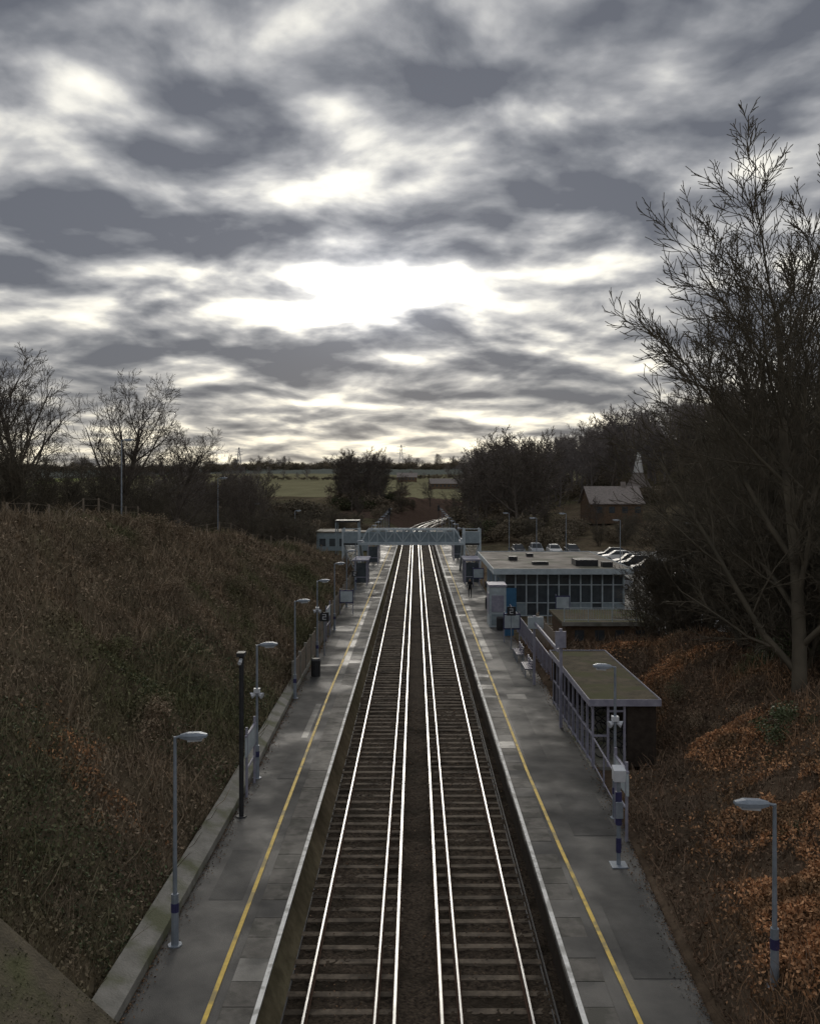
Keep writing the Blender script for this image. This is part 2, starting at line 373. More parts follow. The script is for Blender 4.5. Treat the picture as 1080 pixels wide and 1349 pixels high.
def nameboard(x,y0,y1,name='station_name_board',z=PZ,side=1):
    mb=MB()
    for y in(y0,y1): mb.tube((x,y,z),(x,y,z+2.3),.045,.045,8,0)
    mb.box(x-.03,x+.03,y0-.15,y1+.15,z+1.35,z+2.0,1); mb.box(x-.035,x+.035,y0-.16,y1+.16,z+2.0,z+2.06,0)
    mb.box(x-.02,x+.02,y0,y1,z+.9,z+.96,0)
    return mb.obj(name,[M_lilac,M_bridge])
nameboard(-5.62,29.2,30.6)
nameboard(-5.9,58,60.5)
nameboard(6.05,25.6,27.0)
mb=MB(); mb.box(-.22,.22,-.22,.22,0,.03,0); mb.tube((0,0,.03),(0,0,2.45),.06,.06,10,0); mb.tube((0,0,.35),(0,0,.75),.075,.075,10,1); mb.tube((0,0,1.1),(0,0,2.0),.09,.09,10,1)
mb.box(-.1,.1,-.12,-.08,1.3,1.75,0); mb.loft([[(-.15,-.16,2.3),(.15,-.16,2.3),(.15,.16,2.3),(-.15,.16,2.3)],[(-.17,-.18,2.62),(.17,-.18,2.62),(.15,.16,2.68),(-.15,.16,2.68)]],2)
mb.obj('help_point_totem',[M_pole,M_navy,M_wht],None,(5.45,24.0,PZ),bevel=.01)

mb=MB(); y=43.5; fl=lambda y: float(np.interp(y,[43,90,100],[-6.05,-6.3,-6.3]))
while y<93:
    x=fl(y); mb.box(x-.07,x+.07,y-.07,y+.07,.7,PZ+1.62,1)
    yy=y+.1
    while yy<y+2.35:
        mb.box(x-.018,x+.018,yy,yy+.12,PZ+.05,PZ+1.5+random.uniform(-.02,.02),0); yy+=.135
    for z in(.4,1.25): mb.box(x-.06,x-.02,y+.07,y+2.43,PZ+z,PZ+z+.08,0)
    y+=2.5
mb.obj('platform_fence',[M_timber,M_conc])
def psign(x,y,w=.55,h=.55,zc=2.35,m=M_dark):
    mb=MB(); mb.tube((0,0,0),(0,0,zc+h/2),.035,.035,8,0); mb.box(-w/2,w/2,-.05,-.03,zc-h/2,zc+h/2,1)
    mb.box(-w*.2,w*.2,-.056,-.052,zc+h*.22,zc+h*.30,2); mb.box(w*.12,w*.2,-.056,-.052,zc+.02,zc+h*.22,2); mb.box(-w*.2,w*.2,-.056,-.052,zc-.02,zc+.03-.01,2);mb.box(-w*.2,-w*.12,-.056,-.052,zc-h*.22,zc-.02,2);mb.box(-w*.2,w*.2,-.056,-.052,zc-h*.3,zc-h*.22,2)
    mb.obj('platform_number_sign',[M_pole,m,M_wht],None,(x,y,PZ))
psign(-5.5,53); psign(5.9,55,zc=2.4); psign(5.7,70,.5,.5)
psign(-5.4,78,.5,.5)
def bench(x,y):
    mb=MB()
    for yy in(-.8,0,.8):
        mb.box(-.22,-.17,yy-.03,yy+.03,0,.45,0); mb.box(.17,.22,yy-.03,yy+.03,0,.9,0); mb.box(-.22,.2,yy-.03,yy+.03,.40,.44,0)
    for k in range(4): mb.box(-.22+.1*k,-.14+.1*k,-.95,.95,.445,.475,1)
    for k in range(3): mb.box(.13,.165,-.95,.95,.55+.13*k,.63+.13*k,1)
    mb.obj('platform_bench',[M_pole,M_navy],None,(x,y,PZ))
bench(6.0,48); bench(6.0,52)

mb=MB()
for x,y,h in((6.05,45.5,3.55),(6.1,37.5,4.2)):
    mb.box(x-.06,x+.06,y-.06,y+.06,PZ,PZ+h,0)
mb.box(6.03,6.1,38.0,45.4,PZ+3.1,PZ+3.25,0); mb.box(5.7,6.5,45.3,45.42,PZ+2.9,PZ+3.5,1); mb.box(5.85,6.3,37.35,37.43,PZ+3.4,PZ+4.1,0)
mb.obj('platform_sign_gantry',[M_lilac,M_bridge])

# ------------------------------------------------------------------ cycle shelter
e=empty('cycle_shelter'); x0,x1,y0,y1=6.42,8.72,32.3,41.5; zt=3.38
mb=MB(); mb.box(x0-.15,x1+.12,y0-.15,y1+.15,zt-.14,zt,0); mb.box(x0-.18,x0-.151,y0-.18,y1+.18,zt-.2,zt+.05,1); mb.box(x1+.121,x1+.15,y0-.18,y1+.18,zt-.2,zt+.05,1); mb.box(x0-.15,x1+.12,y0-.18,y0-.151,zt-.2,zt+.05,1); mb.box(x0-.15,x1+.12,y1+.151,y1+.18,zt-.2,zt+.05,1)
mb.obj('roof',[M_moss,M_lilac],e)
mb=MB(); mb.box(x1-.1,x1,y0,y1,PZ-.2,zt-.142,0); mb.box(x0+1.25,x1-.101,y0,y0+.1,PZ-.2,zt-.142,0); mb.box(x0,x1-.101,y1-.1,y1,PZ-.2,zt-.142,0); mb.box(x0-.1,x1,y0,y1,PZ-.3,PZ+.01,1)
mb.obj('walls',[M_brick,M_conc],e)
mb=MB(); n=9
for i in range(n+1):
    y=y0+.05+(y1-y0-.1)*i/n; mb.box(x0-.04,x0+.04,y-.04,y+.04,PZ,zt-.142,0)
for z in(PZ+.1,PZ+1.1,PZ+2.1):
    for i in range(n):
        ya=y0+.09+(y1-y0-.1)*i/n; yb=y0+.01+(y1-y0-.1)*(i+1)/n; mb.box(x0-.03,x0+.03,ya,yb,z,z+.06,0)
for i in range(n*3):
    y=y0+.15+(y1-y0-.3)*i/(n*3); mb.box(x0-.008,x0+.008,y-.01,y+.01,PZ+.161,PZ+1.099,0)
for x in(x0+.55,x0+1.15): mb.box(x-.04,x+.04,y0-.02,y0+.06,PZ,zt-.142,0)
mb.box(x0+.04,x0+.51,y0,y0+.05,PZ+1.1,PZ+1.17,0); mb.box(x0+.59,x0+1.11,y0,y0+.05,PZ+2.0,PZ+2.07,0)
mb.obj('frame',[M_lilac],e)
mb=MB()
for i in range(7):
    y=y0+1+i*1.2
    for q in(0,1.0):
        for k in range(14):
            a=2*math.pi*k/14; b=2*math.pi*(k+1)/14; cx_=x0+.55+q
            mb.tube((cx_+.32*math.cos(a),y,PZ+.35+.32*math.sin(a)),(cx_+.32*math.cos(b),y,PZ+.35+.32*math.sin(b)),.02,.02,4,0)
    mb.tube((x0+.55,y,PZ+.35),(x0+.95,y,PZ+.8),.02,.02,5,0); mb.tube((x0+1.55,y,PZ+.35),(x0+.95,y,PZ+.8),.02,.02,5,0)
mb.obj('parked_bicycles',[M_dark],e)

# ------------------------------------------------------------------ station building
e=empty('station_building'); x0,x1,y0,y1=6.9,16.2,69.0,85.5; z0=.9; zt=4.6
mb=MB(); mb.box(x0-.9,x1+.6,y0-.7,y1+.5,zt-.28,zt,0)
mb.box(x0-.94,x0-.901,y0-.74,y1+.54,zt-.38,zt+.06,1); mb.box(x1+.601,x1+.64,y0-.74,y1+.54,zt-.38,zt+.06,1); mb.box(x0-.9,x1+.6,y0-.74,y0-.701,zt-.38,zt+.06,1); mb.box(x0-.9,x1+.6,y1+.501,y1+.54,zt-.38,zt+.06,1)
for (a,b,c,d,h) in((12.8,14.6,71,73,.5),(8,8.7,76,77,.35),(14.8,15.6,70.2,71,.4),(10,10.6,80,80.8,.3),(9.5,10.8,72.2,72.9,.25)): mb.box(a,b,c,d,zt,zt+h,2)
mb.obj('roof',[M_roof,M_bridge,M_dark],e)
mb=MB()
mb.box(x0+.1,x1-.1,y0+.06,y1-.1,z0,zt-.29,0)
mb.obj('windows',[M_glass],e)
mb=MB(); n=11
for i in range(n+1):
    x=x0+(x1-x0)*i/n; mb.box(x-.05,x+.05,y0-.05,y0+.055,z0,zt-.29,0)
for i in range(n):
    xa=x0+(x1-x0)*i/n+.05; xb=x0+(x1-x0)*(i+1)/n-.05
    for z in(z0,z0+1.0,z0+2.4): mb.box(xa,xb,y0-.03,y0+.055,z,z+.07,0)
    if i in(0,1,6,7,9,10): mb.box(xa,xb,y0,y0+.05,z0+.071,z0+.999,1)
for i in range(15):
    y=y0+.2+(y1-y0-.4)*i/14
    mb.box(x0-.02,x0+.095,y-.05,y+.05,z0,zt-.29,0); mb.box(x1-.095,x1+.02,y-.05,y+.05,z0,zt-.29,0)
for i in range(14):
    y=y0+.2+(y1-y0-.4)*i/14; yb=y+(y1-y0-.4)/14
    if i%3==1: mb.box(x0+.03,x0+.09,y+.05,yb-.05,z0,z0+2.4,2)
    else: mb.box(x0+.03,x0+.09,y+.05,yb-.05,z0,z0+.9,1)
mb.box(x0-.8,x0-.72,y0-.6,y0-.52,z0,zt-.28,0); mb.box(x0-.8,x0-.72,y0+7,y0+7.08,z0,zt-.28,0)
mb.box(x0-.1,x0+.9,y0-.12,y0-.051,z0,z0+2.2,2)
mb.obj('frames_and_doors',[M_bridge,M_bpanel,M_blue],e)
mb=MB(); mb.box(-.6,.6,-1.0,1.0,0,2.9,0); mb.box(-.66,.66,-1.06,1.06,2.9,3.05,1); mb.box(-.45,.45,-1.03,-1.001,1.1,2.3,2); mb.box(-.45,.45,-1.025,-1.001,.15,.95,3)
mb.box(-.63,-.601,-.8,.8,.9,2.4,2)
mb.obj('ticket_kiosk',[M_bridge,M_lilac,M_lilac,M_bpanel],None,(5.85,64.5,PZ),bevel=.015)
mb=MB(); mb.box(-.3,.3,-.25,.25,0,1.5,0); mb.box(-.25,.25,-.27,-.251,.8,1.3,1); mb.obj('ticket_machine',[M_blue,M_glass],None,(6.3,60.2,PZ),bevel=.02)
e=empty('low_flat_roof_block')
mb=MB(); mb.box(9.6,15.6,57,62.5,.5,2.15,0); mb.box(9.4,15.8,56.8,62.7,2.15,2.32,1); mb.box(9.35,15.85,56.74,56.799,2.1,2.36,2)
mb.obj('block',[M_brickb,M_moss,M_conc],e)
mb=MB()
for x in np.arange(10.2,15.4,1.3): mb.box(x,x+.6,56.96,56.999,1.1,1.8,0)
mb.obj('windows',[M_glass],e)
def railing(name,p0,p1,h=1.1,m=M_bridge,step=1.5,bars=True,z=None):
    mb=MB(); p0=Vector(p0);p1=Vector(p1); L=(p1-p0).length; n=max(1,int(L/step))
    for i in range(n+1):
        p=p0.lerp(p1,i/n); mb.tube(p,p+Vector((0,0,h)),.03,.03,6)
    mb.tube(p0+Vector((0,0,h)),p1+Vector((0,0,h)),.028,.028,6); mb.tube(p0+Vector((0,0,.15)),p1+Vector((0,0,.15)),.02,.02,6)
    if bars:
        k=int(L/.16)
        for i in range(k): 
            p=p0.lerp(p1,(i+.5)/k); mb.tube(p+Vector((0,0,.15)),p+Vector((0,0,h)),.009,.009,4)
    return mb.obj(name,[m])
railing('metal_railing',(9.5,64,.92),(15.8,64,.92),1.2)
railing('metal_railing',(7.0,46,.92),(7.0,66,.92),1.3,M_lilac)
railing('metal_railing',(9.5,56.9,2.33),(15.7,56.9,2.33),.9,M_bridge)
railing('metal_railing',(6.3,28.2,.92),(6.42,32.1,.92),1.1,M_lilac,bars=False)
mb=MB(); 
for i in range(26):
    y=50+i*.35; mb.box(8.0,8.05,y,y+.31,.8,2.6+random.uniform(-.05,.05),0)
for y in(50,52.9,55.8,58.8): mb.box(8.06,8.16,y,y+.1,.8,2.7,0)
mb.obj('timber_fence',[M_timber])
def notice(x,y):
    mb=MB(); 
    for q in(-.5,.5): mb.box(q-.03,q+.03,-.03,.03,0,2.0,0)
    mb.box(-.55,.55,-.07,-.031,.85,1.9,1); mb.box(-.48,.48,-.085,-.071,.95,1.8,2)
    return mb.obj('notice_board',[M_lilac,M_navy,M_bridge],None,(x,y,PZ))
notice(6.2,57.5); notice(-5.5,70); notice(6.2,88); o=notice(11,66.5)
for x,y in((5.9,62.3),(-5.4,47.5),(5.95,73)):
    mb=MB(); mb.tube((0,0,0),(0,0,.85),.24,.26,12,0); mb.tube((0,0,.85),(0,0,.95),.28,.2,12,1); mb.obj('litter_bin',[M_dark,M_dark],None,(x,y,PZ))

# ------------------------------------------------------------------ footbridge
e=empty('footbridge'); yb=96.0; zd=4.75; zt=6.2
mb=MB(); mb.box(-6.1,5.15,yb,yb+2.1,zd-.2,zd,1)
xs_=np.linspace(-6.0,5.05,13)
for yy in(yb-.06,yb+2.16):
    mb.beam((-6.1,yy,zd-.05),(5.15,yy,zd-.05),.30); mb.beam((-5.2,yy,zt),(4.3,yy,zt),.17)
    mb.beam((-6.0,yy,zd+.05),(-5.2,yy,zt),.15); mb.beam((5.05,yy,zd+.05),(4.3,yy,zt),.15)
    for i,x in enumerate(xs_[1:-1]):
        mb.beam((x,yy,zd+.05),(x,yy,zt-.07),.09)
    for i in range(1,11):
        a,b=xs_[i],xs_[i+1]
        if i%2: mb.beam((a,yy,zd+.08),(b,yy,zt-.08),.09)
        else: mb.beam((a,yy,zt-.08),(b,yy,zd+.08),.09)
for yy in(yb+.08,yb+2.0): mb.box(-5.6,4.7,yy,yy+.02,zd+.0,zd+1.15,2)
mb.obj('span',[M_bridge,M_dark,M_bpanel],e)
mb=MB()
for (xa,xb,dr) in((-8.0,-6.12,1),(5.17,7.05,1)):
    for x in(xa+.08,xb-.08):
        for y in(yb-.05,yb+2.15): mb.box(x-.09,x+.09,y-.09,y+.09,PZ-.1,zt+.1,0)
    mb.box(xa,xb,yb-.1,yb+2.2,zd-.2,zd,1)
    mb.box(xa,xb,yb-.13,yb-.101,zd,zd+1.2,2)
    for z in(zd+1.25,zt+.1): mb.beam((xa,yb-.1,z),(xb,yb-.1,z),.08)
    mb.beam((xa+.1,yb-.05,PZ),(xb-.1,yb-.05,zd-.2),.07); mb.beam((xb-.1,yb-.05,PZ),(xa+.1,yb-.05,zd-.2),.07)
    n=22
    for i in range(n):
        y=yb+2.2+i*.3; z=zd-(i+1)*(zd-PZ)/(n+1); mb.box(xa+.1,xb-.1,y,y+.3,z-.05,z,1)
    ye=yb+2.2+n*.3
    for x in(xa+.05,xb-.05):
        mb.beam((x,yb+2.2,zd-.1),(x,ye,PZ),.2); mb.beam((x,yb+2.2,zd+1.1),(x,ye,PZ+1.1),.08)
        for i in range(0,n,2):
            y=yb+2.3+i*.3; z=zd-(i+1)*(zd-PZ)/(n+1); mb.beam((x,y,z),(x,y,z+1.05),.05)
mb.box(-9.0,-6.3,yb+2.4,yb+5.2,6.9,7.1,1)
for x in(-8.9,-6.4):
    for y in(yb+2.5,yb+5.1): mb.box(x-.06,x+.06,y-.06,y+.06,PZ-.1,6.9,2)
mb.obj('stair_towers',[M_bridge,M_dark,M_bpanel],e)
def shelter(x0,x1,y0,y1,h=2.5,name='waiting_shelter'):
    mb=MB(); mb.box(x0-.2,x1+.2,y0-.2,y1+.2,PZ+h,PZ+h+.15,0)
    for x in(x0,x1):
        for y in(y0,(y0+y1)/2,y1): mb.box(x-.05,x+.05,y-.05,y+.05,PZ,PZ+h,0)
    bx=x0 if x0<0 else x1
    mb.box(bx-.02,bx+.02,y0+.05,y1-.05,PZ+.3,PZ+h-.2,1)
    mb.box(x0+.05,x1-.05,y0-.02,y0+.02,PZ+.3,PZ+h-.2,1)
    mb.box(x0+.05,x1-.05,y0-.03,y0+.03,PZ+.85,PZ+.92,0)
    mb.box((x0+x1)/2-.2,(x0+x1)/2+.2,y0+.3,y1-.3,PZ+.42,PZ+.48,2)
    return mb.obj(name,[M_lilac,M_glass,M_navy])
shelter(-6.15,-4.95,89,93); shelter(5.0,6.4,89.5,93.5); shelter(-6.0,-4.8,112,118); shelter(5.1,6.3,118,124)
for (x,y,w,d,h) in((-13,116,4.5,6,2.8),(-10,128,3,4,2.6)):
    z=hz(x+w/2,y+d/2)-.2
    mb=MB(); mb.box(0,w,0,d,0,h,0); mb.box(-.15,w+.15,-.15,d+.15,h,h+.15,1)
    for k in range(int(w//1.3)): mb.box(.4+k*1.3,1.2+k*1.3,-.03,-.001,1,2,2)
    mb.obj('equipment_cabin',[M_bpanel,M_roof,M_glass],None,(x,y,z))
for s,yy in((-1,176),(1,200)):
    mb=MB(); mb.tube((0,0,0),(0,0,4),.07,.07,8,0); mb.box(-.25,.25,-.12,.1,4,5.3,0)
    for k in range(3): mb.tube((0,-.13,4.25+k*.4),(0,-.25,4.25+k*.4),.11,.12,8,0)
    mb.obj('railway_signal',[M_dark],None,(s*5.2,yy,PZ))
for (ya,yb_) in((40,58),(58,76),(76,95)):
    mb=MB(); 
    n=9; pts=[]
    for i in range(n+1):
        y=ya+(yb_-ya)*i/n; x=float(np.interp(y,[40,58,76,95],[-18.5,-17.5,-13.2,-9.5])); pts.append(Vector((x,y,hz(x,y))))
    for p in pts: mb.box(p.x-.04,p.x+.04,p.y-.04,p.y+.04,p.z-.2,p.z+1.2,0)
    for a,b in zip(pts,pts[1:]):
        for z in(.3,.8,1.15): mb.beam(a+Vector((0,0,z)),b+Vector((0,0,z)),.015,0)
    mb.obj('crest_fence',[M_timber])

# ------------------------------------------------------------------ car park
mb=MB(); mb.box(13,46,64.5,134,.6,.93,0); mb.box(16.8,46,58.5,64.5,.6,.925,0)
for k in range(24):
    y=66+k*2.6
    mb.quad((24,y,.935),(28.8,y,.935),(28.8,y+.1,.935),(24,y+.1,.935),1)
    mb.quad((36,y,.935),(40.8,y,.935),(40.8,y+.1,.935),(36,y+.1,.935),1)
mb.obj('car_park',[M_slab,M_white])
def car_mesh(paint,kind=0):
    mb=MB(); L=4.2; 
    prof=[(0,.32),(.02,.62),(.18,.78),(1.05,.93),(3.95,.97),(4.15,.85),(4.2,.6),(4.18,.32)]
    if kind: prof=[(0,.32),(.02,.68),(.15,.85),(.95,1.0),(4.0,1.05),(4.15,.9),(4.2,.6),(4.18,.32)]
    def sec(x,sc): return [(x,(p[0]-2.1)*sc, .32+(p[1]-.32)*(.97 if sc<1 else 1)) for p in prof]
    mb.loft([sec(-.86,.97),sec(-.78,1),sec(.78,1),sec(.86,.97)],0)
    zb=.93 if not kind else 1.0; zr=1.45 if not kind else 1.65
    y0,y1,y2,y3=(-1.1,-.35,1.2,1.85)
    A=[(-.76,y0,zb),(.76,y0,zb),(.76,y3,zb),(-.76,y3,zb)]; B=[(-.6,y1,zr-.05),(.6,y1,zr-.05),(.6,y2,zr-.05),(-.6,y2,zr-.05)]
    for k in range(4): mb.quad(A[k],A[(k+1)%4],B[(k+1)%4],B[k],1)
    mb.loft([B,[(-.5,y1+.1,zr),(.5,y1+.1,zr),(.5,y2-.1,zr),(-.5,y2-.1,zr)]],0)
    for k in range(4): mb.tube(A[k],B[k],.035,.035,5,0)
    for s in(-.76,.76): mb.tube((s,.45,zb),(s*.79,.45,zr-.05),.035,.035,5,0)
    for x in(-.88,.7):
        for y in(-1.3,1.3): mb.tube((x,y,.31),(x+.18,y,.31),.31,.31,16,2); mb.tube((x-.01,y,.31),(x+.19,y,.31),.17,.17,10,3)
    for x in(-.68,.68): mb.box(x-.12,x+.12,-2.115,-2.08,.62,.73,3); mb.box(x-.07,x+.07,2.08,2.112,.72,.84,4)
    return mb.mesh('car',[paint,M_cglass,M_tyre,M_csilver,M_cred])
cm=[car_mesh(M_cwhite),car_mesh(M_csilver,1),car_mesh(M_cdark),car_mesh(M_cdark,1),car_mesh(M_cwhite,1),car_mesh(M_csilver)]
def car(x,y,rz,k):
    o=bpy.data.objects.new('parked_car',cm[k]); o.location=(x,y,.935); o.rotation_euler[2]=rz; link(o)
rr=random.Random(3)
for i in (1,2,5,8,13,15,16,19,20):
    car(26.4+rr.uniform(-.2,.2),67.3+i*2.6,-math.pi/2+rr.uniform(-.05,.05),rr.choice((0,1,2,3,5,5,3)))
for i in (0,3,4,7,9,14,17): car(38.4,67.3+i*2.6,-math.pi/2,rr.choice((0,1,2,4,5)))
for i,(x,k) in enumerate(((18.8,4),(21.4,0),(24.0,5),(26.6,4))): car(x,61.6,-.5+.06*i,k)
for x,k in((14.8,2),(17.4,1),(20,0),(22.6,2)): car(x,128,0,k)
for i in (0,1,3): car(18.9,86+i*2.7,-math.pi/2,rr.choice((0,1,2,5)))

# ------------------------------------------------------------------ houses
def house(name,x,y,w,d,h,rh,rz=0,zz=None,chim=True):
    e=empty(name,(x,y,zz if zz is not None else hz(x,y)-.3)); e.rotation_euler[2]=rz
    mb=MB(); mb.box(-w/2,w/2,-d/2,d/2,-1,h,0); mb.poly([(-w/2,-d/2,h),(-w/2,d/2,h),(-w/2,0,h+rh)][::-1]); mb.poly([(w/2,-d/2,h),(w/2,d/2,h),(w/2,0,h+rh)])
    mb.obj('walls',[M_brickb],e)
    mb=MB(); o=.4
    for s in(-1,1):
        mb.loft([[(-w/2-o,s*(d/2+o),h-.25),(-w/2-o,0,h+rh),(-w/2-o,0,h+rh+.15),(-w/2-o,s*(d/2+o),h-.1)],[(w/2+o,s*(d/2+o),h-.25),(w/2+o,0,h+rh),(w/2+o,0,h+rh+.15),(w/2+o,s*(d/2+o),h-.1)]])
    if chim: mb.box(w*.2,w*.2+.8,-.4,.4,h+rh-.8,h+rh+1.0)
    mb.obj('roof',[M_tile],e)
    mb=MB()
    for k in range(int(w//2.5)):
        xx=-w/2+1+k*2.5
        mb.box(xx,xx+1.1,-d/2-.04,-d/2-.001,1.0,2.2,0)
    mb.obj('windows',[M_glass],e)
    return e
house('tiled_house',37.5,170,10,7,2.9,3.0,.1,4.6)
house('farm_building',20,560,22,8,3,3,.1,hz(20,560)); house('farm_building',-6,640,14,8,3,3,0,hz(-6,640)+.0)
e=empty('oast_house',(50.3,200,0))
mb=MB(); mb.tube((0,0,3),(0,0,10.2),2.7,2.7,20,0); mb.obj('roundel',[M_brickb],e)
mb=MB(); mb.tube((0,0,10.2),(0,0,14.0),3.0,.75,20,0); mb.obj('conical_roof',[M_tile],e)
mb=MB(); mb.tube((0,0,13.6),(0,0,14.1),1.25,1.15,12,0); mb.tube((0,0,14.1),(.1,0,18.2),1.1,.32,12,0); mb.tube((.2,0,17.2),(-.9,0,17.4),.06,.05,6,0); mb.obj('cowl',[M_cwhite],e)
def pylon(x,y,h):
    z=hz(x,y)-1; mb=MB(); w=h*.11
    for a in(-1,1):
        for b in(-1,1): mb.beam((a*w,b*w,0),(a*w*.12,b*w*.12,h),.45)
    for k in range(6):
        t=k/6; t2=(k+1)/6; wa=w*(1-.88*t); wb=w*(1-.88*t2)
        mb.beam((-wa,-wa,h*t),(wb,-wb,h*t2),.3); mb.beam((wa,-wa,h*t),(-wb,-wb,h*t2),.3)
    for t in(.68,.8,.92): mb.beam((-h*.16,0,h*t),(h*.16,0,h*t),.4)
    mb.obj('electricity_pylon',[M_pole],None,(x,y,z))
pylon(-16,1000,30); pylon(-215,1080,28)

# ------------------------------------------------------------------ trees
class TB:
    def __init__(s): s.v=[]; s.f=[]
    def path(s,P,R,n):
        b=len(s.v); m=len(P)
        for i in range(m):
            d=(P[min(i+1,m-1)]-P[max(i-1,0)]).normalized()
            a=Vector((1,0,0)) if abs(d.x)<.7 else Vector((0,1,0))
            u=d.cross(a).normalized(); w=d.cross(u)
            for k in range(n):
                t=2*math.pi*k/n; q=P[i]+u*(math.cos(t)*R[i])+w*(math.sin(t)*R[i]); s.v.append((q.x,q.y,q.z))
        for i in range(m-1):
            for k in range(n):
                j=(k+1)%n; s.f.append((b+i*n+k,b+i*n+j,b+(i+1)*n+j,b+(i+1)*n+k))
def grow(tb,p,d,L,r,lev,cfg,rg):
    nseg=(6,5,4,3,2)[lev]; sides=(8,5,4,3,3)[lev]
    P=[p.copy()];R=[r]; q=p.copy(); dd=d.copy(); wm=cfg.get('w',1)
    for i in range(nseg):
        w=(.08,.16,.2,.22,.25)[lev]*wm
        dd=(dd+Vector((rg.gauss(0,w),rg.gauss(0,w),rg.gauss(0,w)*.7+cfg['up'][lev]))).normalized()
        q=q+dd*(L/nseg); P.append(q.copy()); t=(i+1)/nseg; R.append(max(cfg['rmin'],r*(1-t*(.75 if lev else .7))))
    tb.path(P,R,sides)
    if lev>=cfg['max']: return
    n=cfg['n'][lev]; t0=cfg['t0'][lev]
    for k in range(n):
        t=t0+(1-t0)*(k+rg.random())/n
        f=t*nseg; i=min(int(f),nseg-1); pp=P[i].lerp(P[i+1],f-i); base=(P[i+1]-P[i]).normalized()
        ang=math.radians(rg.uniform(*cfg['ang'][lev])); 
        a=Vector((1,0,0)) if abs(base.x)<.7 else Vector((0,1,0)); u=base.cross(a).normalized(); w=base.cross(u)
        ph=k*2.4+rg.uniform(-.6,.6)
        nd=base*math.cos(ang)+(u*math.cos(ph)+w*math.sin(ph))*math.sin(ang)
        rr_=max(cfg['rmin'],(R[i]*(1-f+i)+R[i+1]*(f-i))*rg.uniform(.42,.6))
        grow(tb,pp,nd,L*cfg['len'][lev]*rg.uniform(.75,1.15)*(1.15-.5*t),rr_,lev+1,cfg,rg)
def tree_mesh(name,seed,h,cfg,m,stems=1):
    rg=random.Random(seed); tb=TB()
    for s in range(stems):
        a=rg.uniform(0,6.28); sp_=0 if stems==1 else .35
        d=Vector((math.cos(a)*sp_,math.sin(a)*sp_,1)).normalized()
        grow(tb,Vector((math.cos(a)*sp_*.5,math.sin(a)*sp_*.5,-.3)),d,h*(1 if s==0 else rg.uniform(.7,.95)),cfg['r0']*(1 if stems==1 else .6),0,cfg,rg)
    me=np_mesh(name,np.array(tb.v),np.array(tb.f),[m],smooth=True); return me
C_round=dict(r0=.24,rmin=.010,max=4,n=(15,8,7,5),t0=(.14,.15,.12,.1),ang=((25,65),(22,50),(25,50),(20,50)),len=(.70,.52,.48,.5),up=(.02,.12,.09,.06,.04),w=.7)
C_up=dict(r0=.24,rmin=.011,max=4,n=(17,9,7,5),t0=(.08,.12,.12,.1),ang=((20,50),(22,42),(22,42),(20,40)),len=(.54,.5,.5,.5),up=(.05,.10,.07,.05,.04),w=.6)
C_far=dict(r0=.24,rmin=.028,max=3,n=(13,8,8),t0=(.18,.15,.1),ang=((28,62),(25,55),(25,55)),len=(.55,.5,.5),up=(.03,.10,.07,.05,.03))
C_thick=dict(r0=.14,rmin=.012,max=3,n=(10,8,7),t0=(.06,.1,.1),ang=((20,55),(25,60),(30,60)),len=(.5,.5,.5),up=(.05,.08,.05,.03,.03))
T_round=[tree_mesh('bare_tree_%d'%i,10+i,8.0,C_round,M_bark) for i in range(3)]
T_up=[tree_mesh('tall_bare_tree_%d'%i,40+i,12,C_up,M_barkg) for i in range(2)]
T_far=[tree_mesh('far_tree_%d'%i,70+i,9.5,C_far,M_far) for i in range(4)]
T_mid=[tree_mesh('mid_tree_%d'%i,90+i,9.5,C_far,M_bark) for i in range(3)]
T_th=[tree_mesh('thicket_%d'%i,120+i,6,C_thick,M_barkg,4) for i in range(3)]
def put(me,x,y,s=1,name=None,parent=None,z=None,sz=None,rz=None):
    if parent is not None and parent.name=='distant_woodland' and me.name.find('tree')>=0 and y<201 and abs(x-.25*y)<5.5: return
    o=bpy.data.objects.new(name or 'bare_tree',me); o.location=(x,y,(hz(x,y) if z is None else z)); o.rotation_euler=(0,0,random.uniform(0,6.28) if rz is None else rz); o.scale=(s,s,sz or s); return link(o,parent)
def quads(P,size,flat=0.0):
    n=len(P); a=np.random.normal(size=(n,3)); a/=np.linalg.norm(a,axis=1)[:,None]
    b=np.random.normal(size=(n,3)); b-= (a*b).sum(1)[:,None]*a; b/=np.linalg.norm(b,axis=1)[:,None]
    s=size[:,None] if hasattr(size,'__len__') else size
    a=a*s; b=b*s*.6
    V=np.stack([P-a,P-b*.9,P+a,P+b],1).reshape(-1,3)
    return V,np.arange(n*4).reshape(-1,4)
def bush_mesh(name,seed,n,size,m,h=3.0,w=2.5,lobes=9):
    rs=np.random.RandomState(seed); pts=[]
    for k in range(lobes):
        c=np.array([rs.uniform(-w,w)*.65,rs.uniform(-w,w)*.65,rs.uniform(.25,.8)*h]); r=rs.uniform(.3,.55)*w
        q=rs.normal(size=(n//lobes,3)); q/=np.linalg.norm(q,axis=1)[:,None]; q*=(rs.uniform(.35,1.15,(len(q),1)))*r; q[:,2]*=.75
        pts.append(q+c)
    P=np.concatenate(pts); P=P[P[:,2]>-.1]
    V,Fc=quads(P,rs.uniform(.6,1.3,len(P))*size); return np_mesh(name,V,Fc,[m])
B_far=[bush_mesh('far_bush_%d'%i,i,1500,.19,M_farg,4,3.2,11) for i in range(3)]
B_dark=[bush_mesh('dark_bush_%d'%i,20+i,2000,.14,M_leafd,3.2,2.6,10) for i in range(2)]
B_br=[bush_mesh('bramble_%d'%i,30+i,1800,.06,M_scrub,1.6,1.6,9) for i in range(3)]
